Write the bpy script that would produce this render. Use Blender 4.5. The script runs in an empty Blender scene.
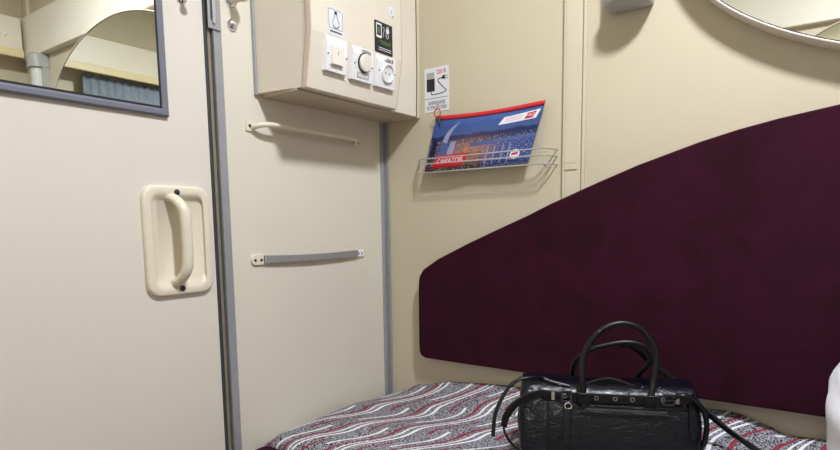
import bpy, bmesh, math, random
from mathutils import Vector, Matrix
random.seed(7)
D = bpy.data
COL = bpy.context.scene.collection
V = Vector

# ------------------------------------------------------------------ materials
def srgb(r, g, b):
    f = lambda c: (c/255/12.92) if c/255 <= .04045 else ((c/255+.055)/1.055)**2.4
    return (f(r), f(g), f(b), 1)

def mat(name, col, rough=.5, metal=0., spec=.5, noise=0., nscale=20, bump=0., bscale=200, sheen=0., coat=0., emis=None, estr=0., trans=0.):
    m = D.materials.new(name); m.use_nodes = True
    nt = m.node_tree; b = nt.nodes['Principled BSDF']
    b.inputs['Base Color'].default_value = col
    b.inputs['Roughness'].default_value = rough
    b.inputs['Metallic'].default_value = metal
    b.inputs['Specular IOR Level'].default_value = spec
    b.inputs['Sheen Weight'].default_value = sheen
    b.inputs['Coat Weight'].default_value = coat
    b.inputs['Transmission Weight'].default_value = trans
    if emis:
        b.inputs['Emission Color'].default_value = emis; b.inputs['Emission Strength'].default_value = estr
    tc = nt.nodes.new('ShaderNodeTexCoord')
    if noise:
        n = nt.nodes.new('ShaderNodeTexNoise'); n.inputs['Scale'].default_value = nscale; n.inputs['Detail'].default_value = 5
        r = nt.nodes.new('ShaderNodeValToRGB')
        r.color_ramp.elements[0].position = .3; r.color_ramp.elements[1].position = .7
        r.color_ramp.elements[0].color = tuple(c*(1-noise) for c in col[:3])+(1,)
        r.color_ramp.elements[1].color = tuple(min(1, c*(1+noise)) for c in col[:3])+(1,)
        nt.links.new(tc.outputs['Object'], n.inputs['Vector']); nt.links.new(n.outputs['Fac'], r.inputs['Fac'])
        nt.links.new(r.outputs['Color'], b.inputs['Base Color'])
    if bump:
        n = nt.nodes.new('ShaderNodeTexNoise'); n.inputs['Scale'].default_value = bscale; n.inputs['Detail'].default_value = 4
        bp = nt.nodes.new('ShaderNodeBump'); bp.inputs['Strength'].default_value = bump; bp.inputs['Distance'].default_value = .002
        nt.links.new(tc.outputs['Object'], n.inputs['Vector']); nt.links.new(n.outputs['Fac'], bp.inputs['Height'])
        nt.links.new(bp.outputs['Normal'], b.inputs['Normal'])
    return m

M = dict(
 wallA=mat('cream_laminate', srgb(226, 220, 204), .42, noise=.02, nscale=3, bump=.05, bscale=90),
 door=mat('cream_door_laminate', srgb(227, 220, 209), .42, noise=.015, nscale=3, bump=.05, bscale=90),
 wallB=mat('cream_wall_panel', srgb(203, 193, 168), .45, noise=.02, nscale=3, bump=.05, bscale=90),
 cab=mat('cabinet_laminate', srgb(228, 220, 203), .4, noise=.015, nscale=4),
 cabedge=mat('cabinet_edge_band', srgb(196, 182, 162), .45, noise=.02, nscale=30),
 edgepink=mat('pinkish_edge_band', srgb(222, 204, 188), .45, noise=.02, nscale=30),
 cream=mat('cream_plastic', srgb(232, 223, 202), .35, noise=.015, nscale=30),
 cream2=mat('ivory_trim', srgb(208, 199, 175), .4, noise=.02, nscale=10),
 rim=mat('pale_metal_rim', srgb(214, 203, 188), .35, metal=.0, noise=.02),
 white=mat('white_plastic', srgb(238, 238, 240), .35, noise=.01),
 rocker=mat('ivory_rocker', srgb(240, 234, 220), .3, noise=.01),
 grey=mat('grey_plastic', srgb(172, 172, 169), .4, noise=.03, nscale=40),
 lampglass=mat('frosted_diffuser', srgb(205, 208, 205), .3, noise=.02, nscale=30),
 dark=mat('dark_void', srgb(22, 22, 24), .6, noise=.1),
 slate=mat('slate_rubber', srgb(60, 63, 70), .5, noise=.06, nscale=60),
 bluegrey=mat('blue_grey_frame', srgb(118, 120, 134), .35, metal=.0, noise=.04, nscale=50),
 alu=mat('brushed_aluminium', srgb(166, 167, 171), .36, metal=.25, noise=.05, nscale=60),
 tan=mat('tan_channel', srgb(150, 140, 122), .45, metal=.3, noise=.06, nscale=40),
 chrome=mat('chrome', srgb(225, 225, 228), .1, metal=1., noise=.01),
 steel=mat('steel_wire', srgb(200, 200, 202), .3, metal=.6, noise=.03),
 screw=mat('dark_screw', srgb(74, 78, 92), .35, metal=.6, noise=.1),
 zip=mat('dull_zip_metal', srgb(112, 112, 116), .4, metal=.8, noise=.05),
 strap=mat('grey_elastic', srgb(142, 140, 138), .8, noise=.08, nscale=150, bump=.3, bscale=500),
 black=mat('black_ink', srgb(28, 27, 30), .45, noise=.05),
 paper=mat('white_sticker', srgb(228, 230, 236), .4, noise=.01),
 redink=mat('red_ink', srgb(196, 30, 48), .45, noise=.03),
 green=mat('green_ink', srgb(90, 140, 60), .5, noise=.05),
 redz=mat('red_zip_tape', srgb(205, 30, 42), .5, noise=.05, nscale=100),
 leather=mat('patent_leather', srgb(7, 10, 21), .28, spec=.4, noise=.1, nscale=30, bump=1., bscale=75),
 leather2=mat('black_leather_strap', srgb(8, 9, 12), .36, spec=.4, noise=.1, nscale=60, bump=.15, bscale=200),
 inner=mat('bag_lining', srgb(10, 10, 12), .8, noise=.1),
 floor=mat('vinyl_floor', srgb(112, 98, 84), .5, noise=.15, nscale=12, bump=.1),
 ceil=mat('ceiling_panel', srgb(236, 232, 222), .5, noise=.01),
 curtain=mat('blue_grey_curtain', srgb(140, 150, 166), .85, noise=.06, nscale=30, bump=.2, bscale=300),
 linen=mat('white_linen', srgb(232, 234, 244), .8, noise=.02, nscale=8, bump=.25, bscale=60, sheen=.1),
 glass_m=mat('mirror_glass', srgb(238, 240, 234), .01, metal=1.),
 socket=mat('socket_inner', srgb(214, 214, 216), .4, noise=.01),
 emit=mat('lamp_diffuser', srgb(255, 250, 240), .5, emis=(.93, .96, 1.03, 1), estr=88.),
)

def velvet():
    m = mat('burgundy_velvet', srgb(45, 8, 26), .85, spec=.15, sheen=.2)
    nt = m.node_tree; b = nt.nodes['Principled BSDF']
    b.inputs['Sheen Tint'].default_value = srgb(150, 60, 95); b.inputs['Sheen Roughness'].default_value = .45
    tc = [n for n in nt.nodes if n.type == 'TEX_COORD'][0]
    n = nt.nodes.new('ShaderNodeTexNoise'); n.inputs['Scale'].default_value = 7; n.inputs['Detail'].default_value = 6; n.inputs['Distortion'].default_value = 1.2
    r = nt.nodes.new('ShaderNodeValToRGB')
    r.color_ramp.elements[0].position = .3; r.color_ramp.elements[0].color = srgb(41, 7, 22)
    r.color_ramp.elements[1].position = .66; r.color_ramp.elements[1].color = srgb(53, 11, 31)
    nt.links.new(tc.outputs['Object'], n.inputs['Vector']); nt.links.new(n.outputs['Fac'], r.inputs['Fac']); nt.links.new(r.outputs['Color'], b.inputs['Base Color'])
    n2 = nt.nodes.new('ShaderNodeTexNoise'); n2.inputs['Scale'].default_value = 900
    bp = nt.nodes.new('ShaderNodeBump'); bp.inputs['Strength'].default_value = .25; bp.inputs['Distance'].default_value = .001
    nt.links.new(tc.outputs['Object'], n2.inputs['Vector']); nt.links.new(n2.outputs['Fac'], bp.inputs['Height']); nt.links.new(bp.outputs['Normal'], b.inputs['Normal'])
    return m
M['velvet'] = velvet()
def crinkle(m):
    nt = m.node_tree; N = nt.nodes; L = nt.links
    tc = N.new('ShaderNodeTexCoord'); mp = N.new('ShaderNodeMapping'); mp.inputs['Scale'].default_value = (1, 1, 1.8)
    n = N.new('ShaderNodeTexNoise'); n.inputs['Scale'].default_value = 34; n.inputs['Detail'].default_value = 5; n.inputs['Distortion'].default_value = 1.6
    b1 = N.new('ShaderNodeBump'); b1.inputs['Strength'].default_value = .65; b1.inputs['Distance'].default_value = .004
    L.new(tc.outputs['Object'], mp.inputs[0]); L.new(mp.outputs[0], n.inputs['Vector']); L.new(n.outputs['Fac'], b1.inputs['Height']); L.new(b1.outputs[0], N['Principled BSDF'].inputs['Normal'])
crinkle(M['leather'])

def blanket_mat():
    m = D.materials.new('jacquard_blanket'); m.use_nodes = True
    nt = m.node_tree; N = nt.nodes; L = nt.links; b = N['Principled BSDF']; b.inputs['Roughness'].default_value = .9
    b.inputs['Specular IOR Level'].default_value = .2
    tc = N.new('ShaderNodeTexCoord'); sx = N.new('ShaderNodeSeparateXYZ')
    # light organic wobble
    nz = N.new('ShaderNodeTexNoise'); nz.inputs['Scale'].default_value = 5.; nz.inputs['Detail'].default_value = 1
    L.new(tc.outputs['Object'], nz.inputs['Vector']); L.new(tc.outputs['Object'], sx.inputs['Vector'])
    def mth(op, a, c=None, d=None):
        n = N.new('ShaderNodeMath'); n.operation = op
        for i, v in enumerate((a, c, d)):
            if v is None: continue
            if isinstance(v, (int, float)): n.inputs[i].default_value = v
            else: L.new(v, n.inputs[i])
        return n.outputs[0]
    X, Y = sx.outputs[0], sx.outputs[1]
    wob = mth('MULTIPLY', mth('SUBTRACT', nz.outputs['Fac'], .5), .04)
    t = mth('MULTIPLY_ADD', X, 1/.2, mth('MULTIPLY', Y, 1.6))       # steps along x, drifting with y
    s = mth('SINE', mth('MULTIPLY', t, 2*math.pi))
    stair = mth('ADD', t, mth('MULTIPLY', s, .185))
    f = mth('ADD', mth('MULTIPLY_ADD', stair, .115, Y), wob)
    per = .175
    fr = mth('FRACT', mth('MULTIPLY', f, 1/per))
    fr2 = mth('FRACT', mth('MULTIPLY_ADD', stair, .5, .1))           # long cycle used to end strokes
    def line(c, w):
        return mth('LESS_THAN', mth('ABSOLUTE', mth('SUBTRACT', fr, c)), w)
    gate = mth('GREATER_THAN', mth('SINE', mth('MULTIPLY', t, 2*math.pi)), -.55)
    white = mth('MAXIMUM', line(.12, .029), mth('MAXIMUM', line(.25, .021), mth('MULTIPLY', line(.62, .031), gate)))
    red = mth('MAXIMUM', line(.38, .034), mth('MULTIPLY', line(.86, .032), mth('LESS_THAN', s, .35)))
    # heather ground
    n2 = N.new('ShaderNodeTexNoise'); n2.inputs['Scale'].default_value = 240; n2.inputs['Detail'].default_value = 2
    L.new(tc.outputs['Object'], n2.inputs['Vector'])
    r = N.new('ShaderNodeValToRGB'); r.color_ramp.interpolation = 'LINEAR'
    r.color_ramp.elements[0].position = .40; r.color_ramp.elements[0].color = srgb(26, 26, 34)
    r.color_ramp.elements[1].position = .60; r.color_ramp.elements[1].color = srgb(176, 175, 184)
    L.new(n2.outputs['Fac'], r.inputs['Fac'])
    def mix(a, c, fac):
        n = N.new('ShaderNodeMix'); n.data_type = 'RGBA'; L.new(fac, n.inputs['Factor'])
        for s_, v in ((6, a), (7, c)):
            if isinstance(v, tuple): n.inputs[s_].default_value = v
            else: L.new(v, n.inputs[s_])
        return n.outputs[2]
    c1 = mix(r.outputs['Color'], srgb(140, 28, 46), mth('MULTIPLY', red, .88))
    c2 = mix(c1, srgb(238, 236, 240), mth('MULTIPLY', white, .96))
    L.new(c2, b.inputs['Base Color'])
    bp = N.new('ShaderNodeBump'); bp.inputs['Strength'].default_value = .5; bp.inputs['Distance'].default_value = .002
    L.new(mth('ADD', n2.outputs['Fac'], mth('MULTIPLY', white, .8)), bp.inputs['Height']); L.new(bp.outputs['Normal'], b.inputs['Normal'])
    return m
M['blanket'] = blanket_mat()

def print_mat():
    # printed night view of a city on the pouch, in UV space
    m = D.materials.new('printed_city_vinyl'); m.use_nodes = True
    nt = m.node_tree; N = nt.nodes; L = nt.links; b = N['Principled BSDF']; b.inputs['Roughness'].default_value = .28
    uv = N.new('ShaderNodeTexCoord'); sx = N.new('ShaderNodeSeparateXYZ'); L.new(uv.outputs['UV'], sx.inputs[0])
    def noise(sc, vx=1., vy=1., det=3):
        mp = N.new('ShaderNodeMapping'); mp.inputs['Scale'].default_value = (vx, vy, 1); L.new(uv.outputs['UV'], mp.inputs[0])
        n = N.new('ShaderNodeTexNoise'); n.inputs['Scale'].default_value = sc; n.inputs['Detail'].default_value = det; L.new(mp.outputs[0], n.inputs['Vector']); return n.outputs['Fac']
    def mth(op, a, c=None, d=None):
        n = N.new('ShaderNodeMath'); n.operation = op
        for i, v in enumerate((a, c, d)):
            if v is None: continue
            if isinstance(v, (int, float)): n.inputs[i].default_value = v
            else: L.new(v, n.inputs[i])
        return n.outputs[0]
    U_, V_ = sx.outputs[0], sx.outputs[1]
    v = mth('ADD', V_, mth('MULTIPLY', mth('SUBTRACT', noise(9, 1, .2), .5), .16))
    r = N.new('ShaderNodeValToRGB'); e = r.color_ramp.elements
    e[0].position = 0; e[0].color = srgb(24, 28, 52)
    e[1].position = 1; e[1].color = srgb(70, 100, 164)
    for p, c in ((.2, (34, 44, 82)), (.42, (48, 66, 120)), (.50, (34, 48, 96)), (.62, (26, 38, 86)), (.655, (62, 86, 140)), (.8, (52, 82, 148))):
        q = e.new(p); q.color = srgb(*c)
    L.new(v, r.inputs['Fac'])
    def mix(a, c, fac):
        n = N.new('ShaderNodeMix'); n.data_type = 'RGBA'; L.new(fac, n.inputs['Factor'])
        for s_, vv in ((6, a), (7, c)):
            if isinstance(vv, tuple): n.inputs[s_].default_value = vv
            else: L.new(vv, n.inputs[s_])
        return n.outputs[2]
    # bluer river to the right, lower half
    rv = mth('MULTIPLY', mth('GREATER_THAN', U_, .56), mth('LESS_THAN', V_, .46))
    c = mix(r.outputs[0], srgb(48, 74, 142), mth('MULTIPLY', rv, .8))
    # lights
    low = mth('LESS_THAN', V_, .56)
    leftish = mth('LESS_THAN', U_, .62)
    g = mth('MULTIPLY', mth('GREATER_THAN', noise(60, 1, .45), .6), mth('MULTIPLY', low, leftish))
    c = mix(c, srgb(214, 150, 84), mth('MULTIPLY', g, .6))
    g2 = mth('MULTIPLY', mth('GREATER_THAN', noise(80, 1, .5), .62), low)
    c = mix(c, srgb(236, 226, 220), mth('MULTIPLY', g2, .6))
    du = mth('MULTIPLY', mth('SUBTRACT', U_, .42), 4.5); dv = mth('MULTIPLY', mth('SUBTRACT', V_, .33), 5.5)
    gl = mth('POWER', 2.718, mth('MULTIPLY', mth('ADD', mth('MULTIPLY', du, du), mth('MULTIPLY', dv, dv)), -1))
    c = mix(c, srgb(206, 142, 88), mth('MULTIPLY', gl, mth('MULTIPLY', noise(22, 1, .4), 1.25)))
    L.new(c, b.inputs['Base Color'])
    return m
M['print'] = print_mat()

# ------------------------------------------------------------------ builders
def link(o, parent=None):
    COL.objects.link(o)
    if parent: o.parent = parent
    return o
def finish(name, bm, m, parent=None, smooth=True, bevel=0, bseg=2, subsurf=0, angle=35, solid=0):
    bmesh.ops.recalc_face_normals(bm, faces=bm.faces)
    me = D.meshes.new(name); bm.to_mesh(me); bm.free()
    me.materials.append(m)
    if smooth:
        for p in me.polygons: p.use_smooth = True
    o = link(D.objects.new(name, me), parent)
    if solid:
        s = o.modifiers.new('s', 'SOLIDIFY'); s.thickness = solid; s.offset = 0
    if bevel:
        b = o.modifiers.new('b', 'BEVEL'); b.width = bevel; b.segments = bseg; b.limit_method = 'ANGLE'; b.angle_limit = math.radians(40)
    if subsurf:
        s = o.modifiers.new('u', 'SUBSURF'); s.levels = s.render_levels = subsurf
    if smooth and not subsurf:
        me.set_sharp_from_angle(angle=math.radians(angle)) if hasattr(me, 'set_sharp_from_angle') else None
    return o
def empty(name, loc, label=None, cat=None, group=None):
    o = D.objects.new(name, None); COL.objects.link(o); o.location = loc; o.empty_display_size = .05
    bpy.context.view_layer.update()
    if label: o['label'] = label
    if cat: o['category'] = cat
    if group: o['group'] = group
    return o
def tag(o, label, cat, group=None, kind=None):
    o['label'] = label; o['category'] = cat
    if group: o['group'] = group
    if kind: o['kind'] = kind
    return o
def struct(o, label=None):
    o['kind'] = 'structure'
    if label: o['label'] = label
    return o
def off(bm, parent):   # mesh given in world coordinates, parent an Empty at its base
    if parent is not None:
        q = parent
        d = V((0, 0, 0))
        while q is not None: d += q.location; q = q.parent
        for v in bm.verts: v.co -= d
def wobj(name, bm, m, parent=None, **k):
    off(bm, parent); return finish(name, bm, m, parent, **k)

def box(bm, a, b):
    x0, y0, z0 = a; x1, y1, z1 = b
    vs = [bm.verts.new(p) for p in ((x0,y0,z0),(x1,y0,z0),(x1,y1,z0),(x0,y1,z0),(x0,y0,z1),(x1,y0,z1),(x1,y1,z1),(x0,y1,z1))]
    for f in ((0,3,2,1),(4,5,6,7),(0,1,5,4),(1,2,6,5),(2,3,7,6),(3,0,4,7)): bm.faces.new([vs[i] for i in f])
    return vs
class Fr:  # local plane frame: u right, v up, n outwards
    def __init__(s, o, u, v): s.o = V(o); s.u = V(u).normalized(); s.v = V(v).normalized(); s.n = s.u.cross(s.v).normalized()
    def __call__(s, a, b, c=0): return s.o + s.u*a + s.v*b + s.n*c
FA = Fr((0,0,0), (1,0,0), (0,0,1))        # wall A: n=-y
FB = Fr((0,0,0), (0,-1,0), (0,0,1))       # wall B: u=-y, n=-x
def prism(bm, fr, pts, n0, n1, taper=0):
    """polygon pts in frame extruded n0..n1 (taper shrinks the front by that distance towards the centroid)"""
    cx = sum(p[0] for p in pts)/len(pts); cy = sum(p[1] for p in pts)/len(pts)
    A = [bm.verts.new(fr(x, y, n0)) for x, y in pts]
    def sh(x, y):
        if not taper: return x, y
        dx, dy = cx-x, cy-y; return x+math.copysign(min(abs(dx), taper), dx), y+math.copysign(min(abs(dy), taper), dy)
    B = [bm.verts.new(fr(*sh(x, y), n1)) for x, y in pts]
    bm.faces.new(A[::-1]); bm.faces.new(B)
    k = len(pts)
    for i in range(k): bm.faces.new((A[i], A[(i+1) % k], B[(i+1) % k], B[i]))
def rrect(x0, y0, x1, y1, r, n=6):
    P = []
    for cx, cy, a0 in ((x1-r, y0+r, -90), (x1-r, y1-r, 0), (x0+r, y1-r, 90), (x0+r, y0+r, 180)):
        for i in range(n+1):
            a = math.radians(a0+90*i/n); P.append((cx+r*math.cos(a), cy+r*math.sin(a)))
    return P
def circ(cx, cy, rx, ry=None, n=32):
    ry = ry or rx
    return [(cx+rx*math.cos(2*math.pi*i/n), cy+ry*math.sin(2*math.pi*i/n)) for i in range(n)]
def ringloft(bm, fr, loops, close_first=False, close_last=False):
    """loops: list of (pts2d, n)"""
    R = [[bm.verts.new(fr(x, y, n)) for x, y in pts] for pts, n in loops]
    k = len(R[0])
    for a, b in zip(R, R[1:]):
        for i in range(k): bm.faces.new((a[i], a[(i+1) % k], b[(i+1) % k], b[i]))
    if close_first: bm.faces.new(R[0][::-1])
    if close_last: bm.faces.new(R[-1])
def smoothpath(P, n=8):
    P = [V(p) for p in P]; out = []
    Q = [P[0]*2-P[1]]+P+[P[-1]*2-P[-2]]
    for i in range(1, len(Q)-2):
        a, b, c, d = Q[i-1], Q[i], Q[i+1], Q[i+2]
        for k in range(n):
            t = k/n
            out.append(.5*((2*b)+(c-a)*t+(2*a-5*b+4*c-d)*t*t+(3*b-a-3*c+d)*t**3))
    out.append(P[-1]); return out
def tube(bm, P, r, seg=10, w=None, up=None, rads=None):
    """round tube, or flat strap when w given (half width along 'up', r half thickness)"""
    P = [V(p) for p in P]; rings = []; prev = None
    for i, p in enumerate(P):
        t = (P[min(i+1, len(P)-1)]-P[max(i-1, 0)]).normalized()
        if up is not None: a = V(up)
        else: a = prev if prev is not None else (V((0,0,1)) if abs(t.z) < .9 else V((1,0,0)))
        a = (a-t*a.dot(t)).normalized(); prev = a
        b = t.cross(a)
        k = rads[i] if rads else 1
        rings.append([bm.verts.new(p+a*math.cos(2*math.pi*j/seg)*(w or r)*k+b*math.sin(2*math.pi*j/seg)*r*k) for j in range(seg)])
    for x, y in zip(rings, rings[1:]):
        for j in range(seg): bm.faces.new((x[j], x[(j+1) % seg], y[(j+1) % seg], y[j]))
    bm.faces.new(rings[0][::-1]); bm.faces.new(rings[-1])
def lathe(bm, fr, prof, seg=24):
    """prof list (r, n) about fr origin along n"""
    R = [[bm.verts.new(fr(r*math.cos(2*math.pi*j/seg), r*math.sin(2*math.pi*j/seg), n)) for j in range(seg)] for r, n in prof]
    for x, y in zip(R, R[1:]):
        for j in range(seg): bm.faces.new((x[j], x[(j+1) % seg], y[(j+1) % seg], y[j]))
    bm.faces.new(R[0][::-1]); bm.faces.new(R[-1])
def torus(bm, fr, R, r, n=20, m=8, ry=None):
    P = []
    rings = []
    for i in range(n):
        a = 2*math.pi*i/n
        rings.append([bm.verts.new(fr((R+r*math.cos(2*math.pi*j/m))*math.cos(a), ((ry or R)+r*math.cos(2*math.pi*j/m))*math.sin(a), r*math.sin(2*math.pi*j/m))) for j in range(m)])
    for i in range(n):
        x, y = rings[i], rings[(i+1) % n]
        for j in range(m): bm.faces.new((x[j], x[(j+1) % m], y[(j+1) % m], y[j]))
def text(name, s, fr, u, v, n, size, m, parent, sx=1., align='CENTER', bold=0.):
    cu = D.curves.new(name, 'FONT'); cu.body = s; cu.size = size; cu.align_x = align; cu.align_y = 'CENTER'; cu.extrude = .0002; cu.offset = bold
    cu.resolution_u = 3
    o = D.objects.new(name, cu); COL.objects.link(o); bpy.context.view_layer.update()
    me = D.meshes.new_from_object(o.evaluated_get(bpy.context.evaluated_depsgraph_get()))
    D.objects.remove(o); D.curves.remove(cu)
    d = V((0,0,0)); q = parent
    while q is not None: d += q.location; q = q.parent
    for vt in me.vertices:
        c = vt.co; vt.co = (fr(u+c.x*sx, v+c.y, n+c.z) if callable(fr) else c) - d
    me.materials.clear(); me.materials.append(m)
    return link(D.objects.new(name, me), parent)
def NB(): return bmesh.new()

# ------------------------------------------------------------------ room shell
W, LN, H = 2.2, 2.86, 2.62
def shell(name, boxes, m, label=None):
    bm = NB()
    for a, b in boxes: box(bm, a, b)
    return struct(wobj(name, bm, m, smooth=False), label)
shell('floor', [((-W-.05, -LN-.05, -.05), (.05, .1, 0))], M['floor'])
shell('ceiling', [((-W-.05, -LN-.05, H), (.05, .1, H+.05))], M['ceil'])
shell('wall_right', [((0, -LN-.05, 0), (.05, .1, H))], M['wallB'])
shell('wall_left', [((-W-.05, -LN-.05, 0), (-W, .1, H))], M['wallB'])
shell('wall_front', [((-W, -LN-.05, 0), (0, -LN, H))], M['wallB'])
shell('wall_back', [((-.664, 0, 0), (0, .05, H)), ((-W, 0, 0), (-1.545, .05, H)), ((-1.545, 0, 2.12), (-.664, .05, H))], M['wallA'])
shell('trim_1', [((-.707, .034, 0), (-.664, .05, 2.12)), ((-.7005, .004, 0), (-.6985, .034, 2.12)), ((-.690, .004, 0), (-.6855, .034, 2.12))], M['dark'])       # dark gap behind the door edge
bm = NB(); box(bm, (-.6985, -.002, 0), (-.690, .034, 2.12)); struct(wobj('trim_2', bm, M['tan'], smooth=False))
bm = NB(); box(bm, (-.6855, -.009, 0), (-.661, .02, 2.12)); box(bm, (-.6855, -.011, 0), (-.6835, -.009, 2.12)); struct(wobj('trim_3', bm, M['alu'], smooth=False, bevel=.001))
# corner profile
bm = NB()
box(bm, (-.026, -.006, 0), (-.013, 0, 1.436)); box(bm, (-.013, -.002, 0), (-.006, 0, 1.436)); box(bm, (-.006, -.020, 0), (0, 0, 1.436))
struct(wobj('trim_4', bm, M['alu'], smooth=False, bevel=.0008))
# grey strip beside the cabinet
bm = NB(); box(bm, (-.560, -.010, 1.436), (-.549, 0, H)); struct(wobj('trim_5', bm, M['alu'], smooth=False, bevel=.001))
# moulded column on wall B, and its twin by the window
for i, (y0, s) in enumerate(((-.660, -1), (-2.80, 1))):
    bm = NB()
    ys = sorted((y0, y0+s*.052)); box(bm, (-.013, ys[0], 0), (0, ys[1], H))
    ys2 = sorted((y0+s*.008, y0+s*.045)); box(bm, (-.0155, ys2[0], 1.248), (-.013, ys2[1], H)); box(bm, (-.0165, ys2[0], 1.230), (-.013, ys2[1], 1.2475)); box(bm, (-.0155, ys2[0], 0), (-.013, ys2[1], 1.2255))
    ys3 = sorted((y0+s*.054, y0+s*.062)); box(bm, (-.008, ys3[0], 0), (0, ys3[1], H))
    ys4 = sorted((y0-s*.004, y0)); box(bm, (-.004, ys4[0], 0), (0, ys4[1], H))
    struct(wobj('trim_%d' % (6+i), bm, M['cream2'], smooth=False, bevel=.0012))
# overhead bands on both long walls
bm = NB(); box(bm, (-.045, -2.797, 2.11), (0, -.725, 2.345)); struct(wobj('trim_8', bm, M['wallA'], smooth=False, bevel=.003))
bm = NB(); box(bm, (-W, -2.797, 2.075), (-W+.045, -.725, 2.31)); struct(wobj('trim_9', bm, M['wallA'], smooth=False, bevel=.003))
bm = NB(); box(bm, (-.014, -2.79, 2.345), (0, -2.742, H)); o = struct(wobj('trim_10', bm, M['cream'], smooth=False, bevel=.002))
bm = NB(); lathe(bm, Fr((-.014, -2.765, 2.375), (0,-1,0), (0,0,1)), [(.004, 0), (.004, .002), (.002, .003)], 10); wobj('screw', bm, M['screw'], o)

# ------------------------------------------------------------------ sliding door
door = empty('door_1', (-1.12, 0, 0)); door['kind'] = 'structure'; door['label'] = 'cream sliding compartment door with mirror and recessed handle'
bm = NB(); box(bm, (-1.54, 0, .004), (-.707, .03, 2.115)); wobj('door_leaf', bm, M['door'], door, smooth=False, bevel=.0015)
bm = NB(); box(bm, (-.7069, -.003, .004), (-.7008, .033, 2.115)); wobj('edge_seal', bm, M['slate'], door, smooth=False, bevel=.001)
mx0, mx1, mz0, mz1 = -1.42, -.8365, 1.3595, 2.03
bm = NB()
def rct(e): return [(mx0-e, mz0-e), (mx1+e, mz0-e), (mx1+e, mz1+e), (mx0-e, mz1+e)]
ringloft(bm, FA, [(rct(.0185), 0), (rct(.0185), .008), (rct(.015), .0125), (rct(.006), .0125), (rct(.001), .010), (rct(.001), .0)])
mf = wobj('mirror_frame', bm, M['bluegrey'], door, smooth=False, bevel=.0012)
bm = NB(); ringloft(bm, FA, [(rct(.001), .0101), (rct(-.0035), .0101), (rct(-.0035), .0)]); wobj('gasket', bm, M['dark'], mf, smooth=False)
bm = NB(); prism(bm, FA, rct(-.0035), .002, .0095); wobj('mirror_glass', bm, M['glass_m'], mf, smooth=False)
# handle plate with pocket
bm = NB()
cx0, cx1, cz0, cz1 = -.899, -.7215, .918, 1.181
def rr(e, r): return rrect(cx0+e, cz0+e, cx1-e, cz1-e, r)
ringloft(bm, FA, [(rr(0, .034), 0), (rr(0, .034), .007), (rr(.002, .032), .0105), (rr(.005, .03), .012), (rr(.017, .026), .012), (rr(.021, .022), .0105),
                  (rrect(cx0+.024, cz0+.032, cx1-.018, cz1-.028, .016), .007), (rrect(cx0+.034, cz0+.042, cx1-.022, cz1-.032, .012), .0015)], close_first=False, close_last=True)
hp = wobj('handle_plate', bm, M['cream'], door, angle=60)
hp['label'] = 'rounded cream plate with recessed pocket'
hx = -.8165
P = smoothpath([(hx-.012, -.003, 1.152), (hx-.008, -.018, 1.150), (hx, -.040, 1.128), (hx+.002, -.045, 1.10), (hx+.002, -.046, 1.06), (hx+.002, -.045, 1.01), (hx, -.040, .978), (hx-.006, -.020, .955), (hx-.010, -.003, .950)], 6)
bm = NB(); tube(bm, P, .011, 14, w=.0135, up=(1, 0, 0)); wobj('grab_bar', bm, M['cream'], hp)
for z in (1.166, .934):
    bm = NB(); lathe(bm, Fr((-.8125, -.0118, z), (1,0,0), (0,0,1)), [(.0074, 0), (.0074, .0012), (.0045, .0022), (.0018, .0022), (.0016, .0012)], 16); wobj('screw', bm, M['screw'], hp)
# hook foot at the top of the door
hk = Fr((-.764, -.0, 1.628), (1,0,0), (0,0,1))
bm = NB(); lathe(bm, hk, [(.0135, 0), (.0135, .003), (.011, .005), (.006, .007), (.005, .03), (.008, .034), (.010, .040), (.006, .045)], 24)
wobj('coat_hook', bm, M['chrome'], door)
# latch keeper on the strip
bm = NB(); box(bm, (-.7005, -.014, 1.573), (-.6655, -.0092, 1.70)); lk = wobj('door_latch', bm, M['alu'], None, smooth=False, bevel=.0015)
tag(lk, 'steel latch plate at the top of the metal door jamb strip', 'latch')
bm = NB(); prism(bm, FA, rrect(-.694, 1.592, -.680, 1.69, .006), .0141, .0150); wobj('slot', bm, M['slate'], lk)
bm = NB(); prism(bm, FA, rrect(-.6905, 1.585, -.682, 1.68, .004), .0151, .0185); wobj('bolt', bm, M['steel'], lk, bevel=.001)

# chrome dome and door stop, right of the jamb
fr = Fr((-.6215, 0, 1.603), (1,0,0), (0,0,1))
bm = NB(); lathe(bm, fr, [(.0155, 0), (.0152, .003), (.0135, .007), (.0095, .0105), (.004, .0122), (.001, .0125)], 28)
tag(wobj('chrome_button', bm, M['chrome']), 'round domed chrome button on the cream wall below the coat peg', 'button')
fr = Fr((-.622, 0, 1.664), (1,0,0), (0,0,1))
o = empty('coat_peg', (-.626, 0, 1.665), 'stubby cream coat peg with chrome base above the domed button', 'peg')
bm = NB(); lathe(bm, fr, [(.0185, 0), (.0185, .003), (.017, .006), (.013, .008)], 28); wobj('base', bm, M['chrome'], o)
bm = NB(); lathe(bm, fr, [(.0115, .008), (.0115, .040), (.0145, .044), (.0148, .056), (.013, .059)], 28); wobj('knob', bm, M['cream'], o)

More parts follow.
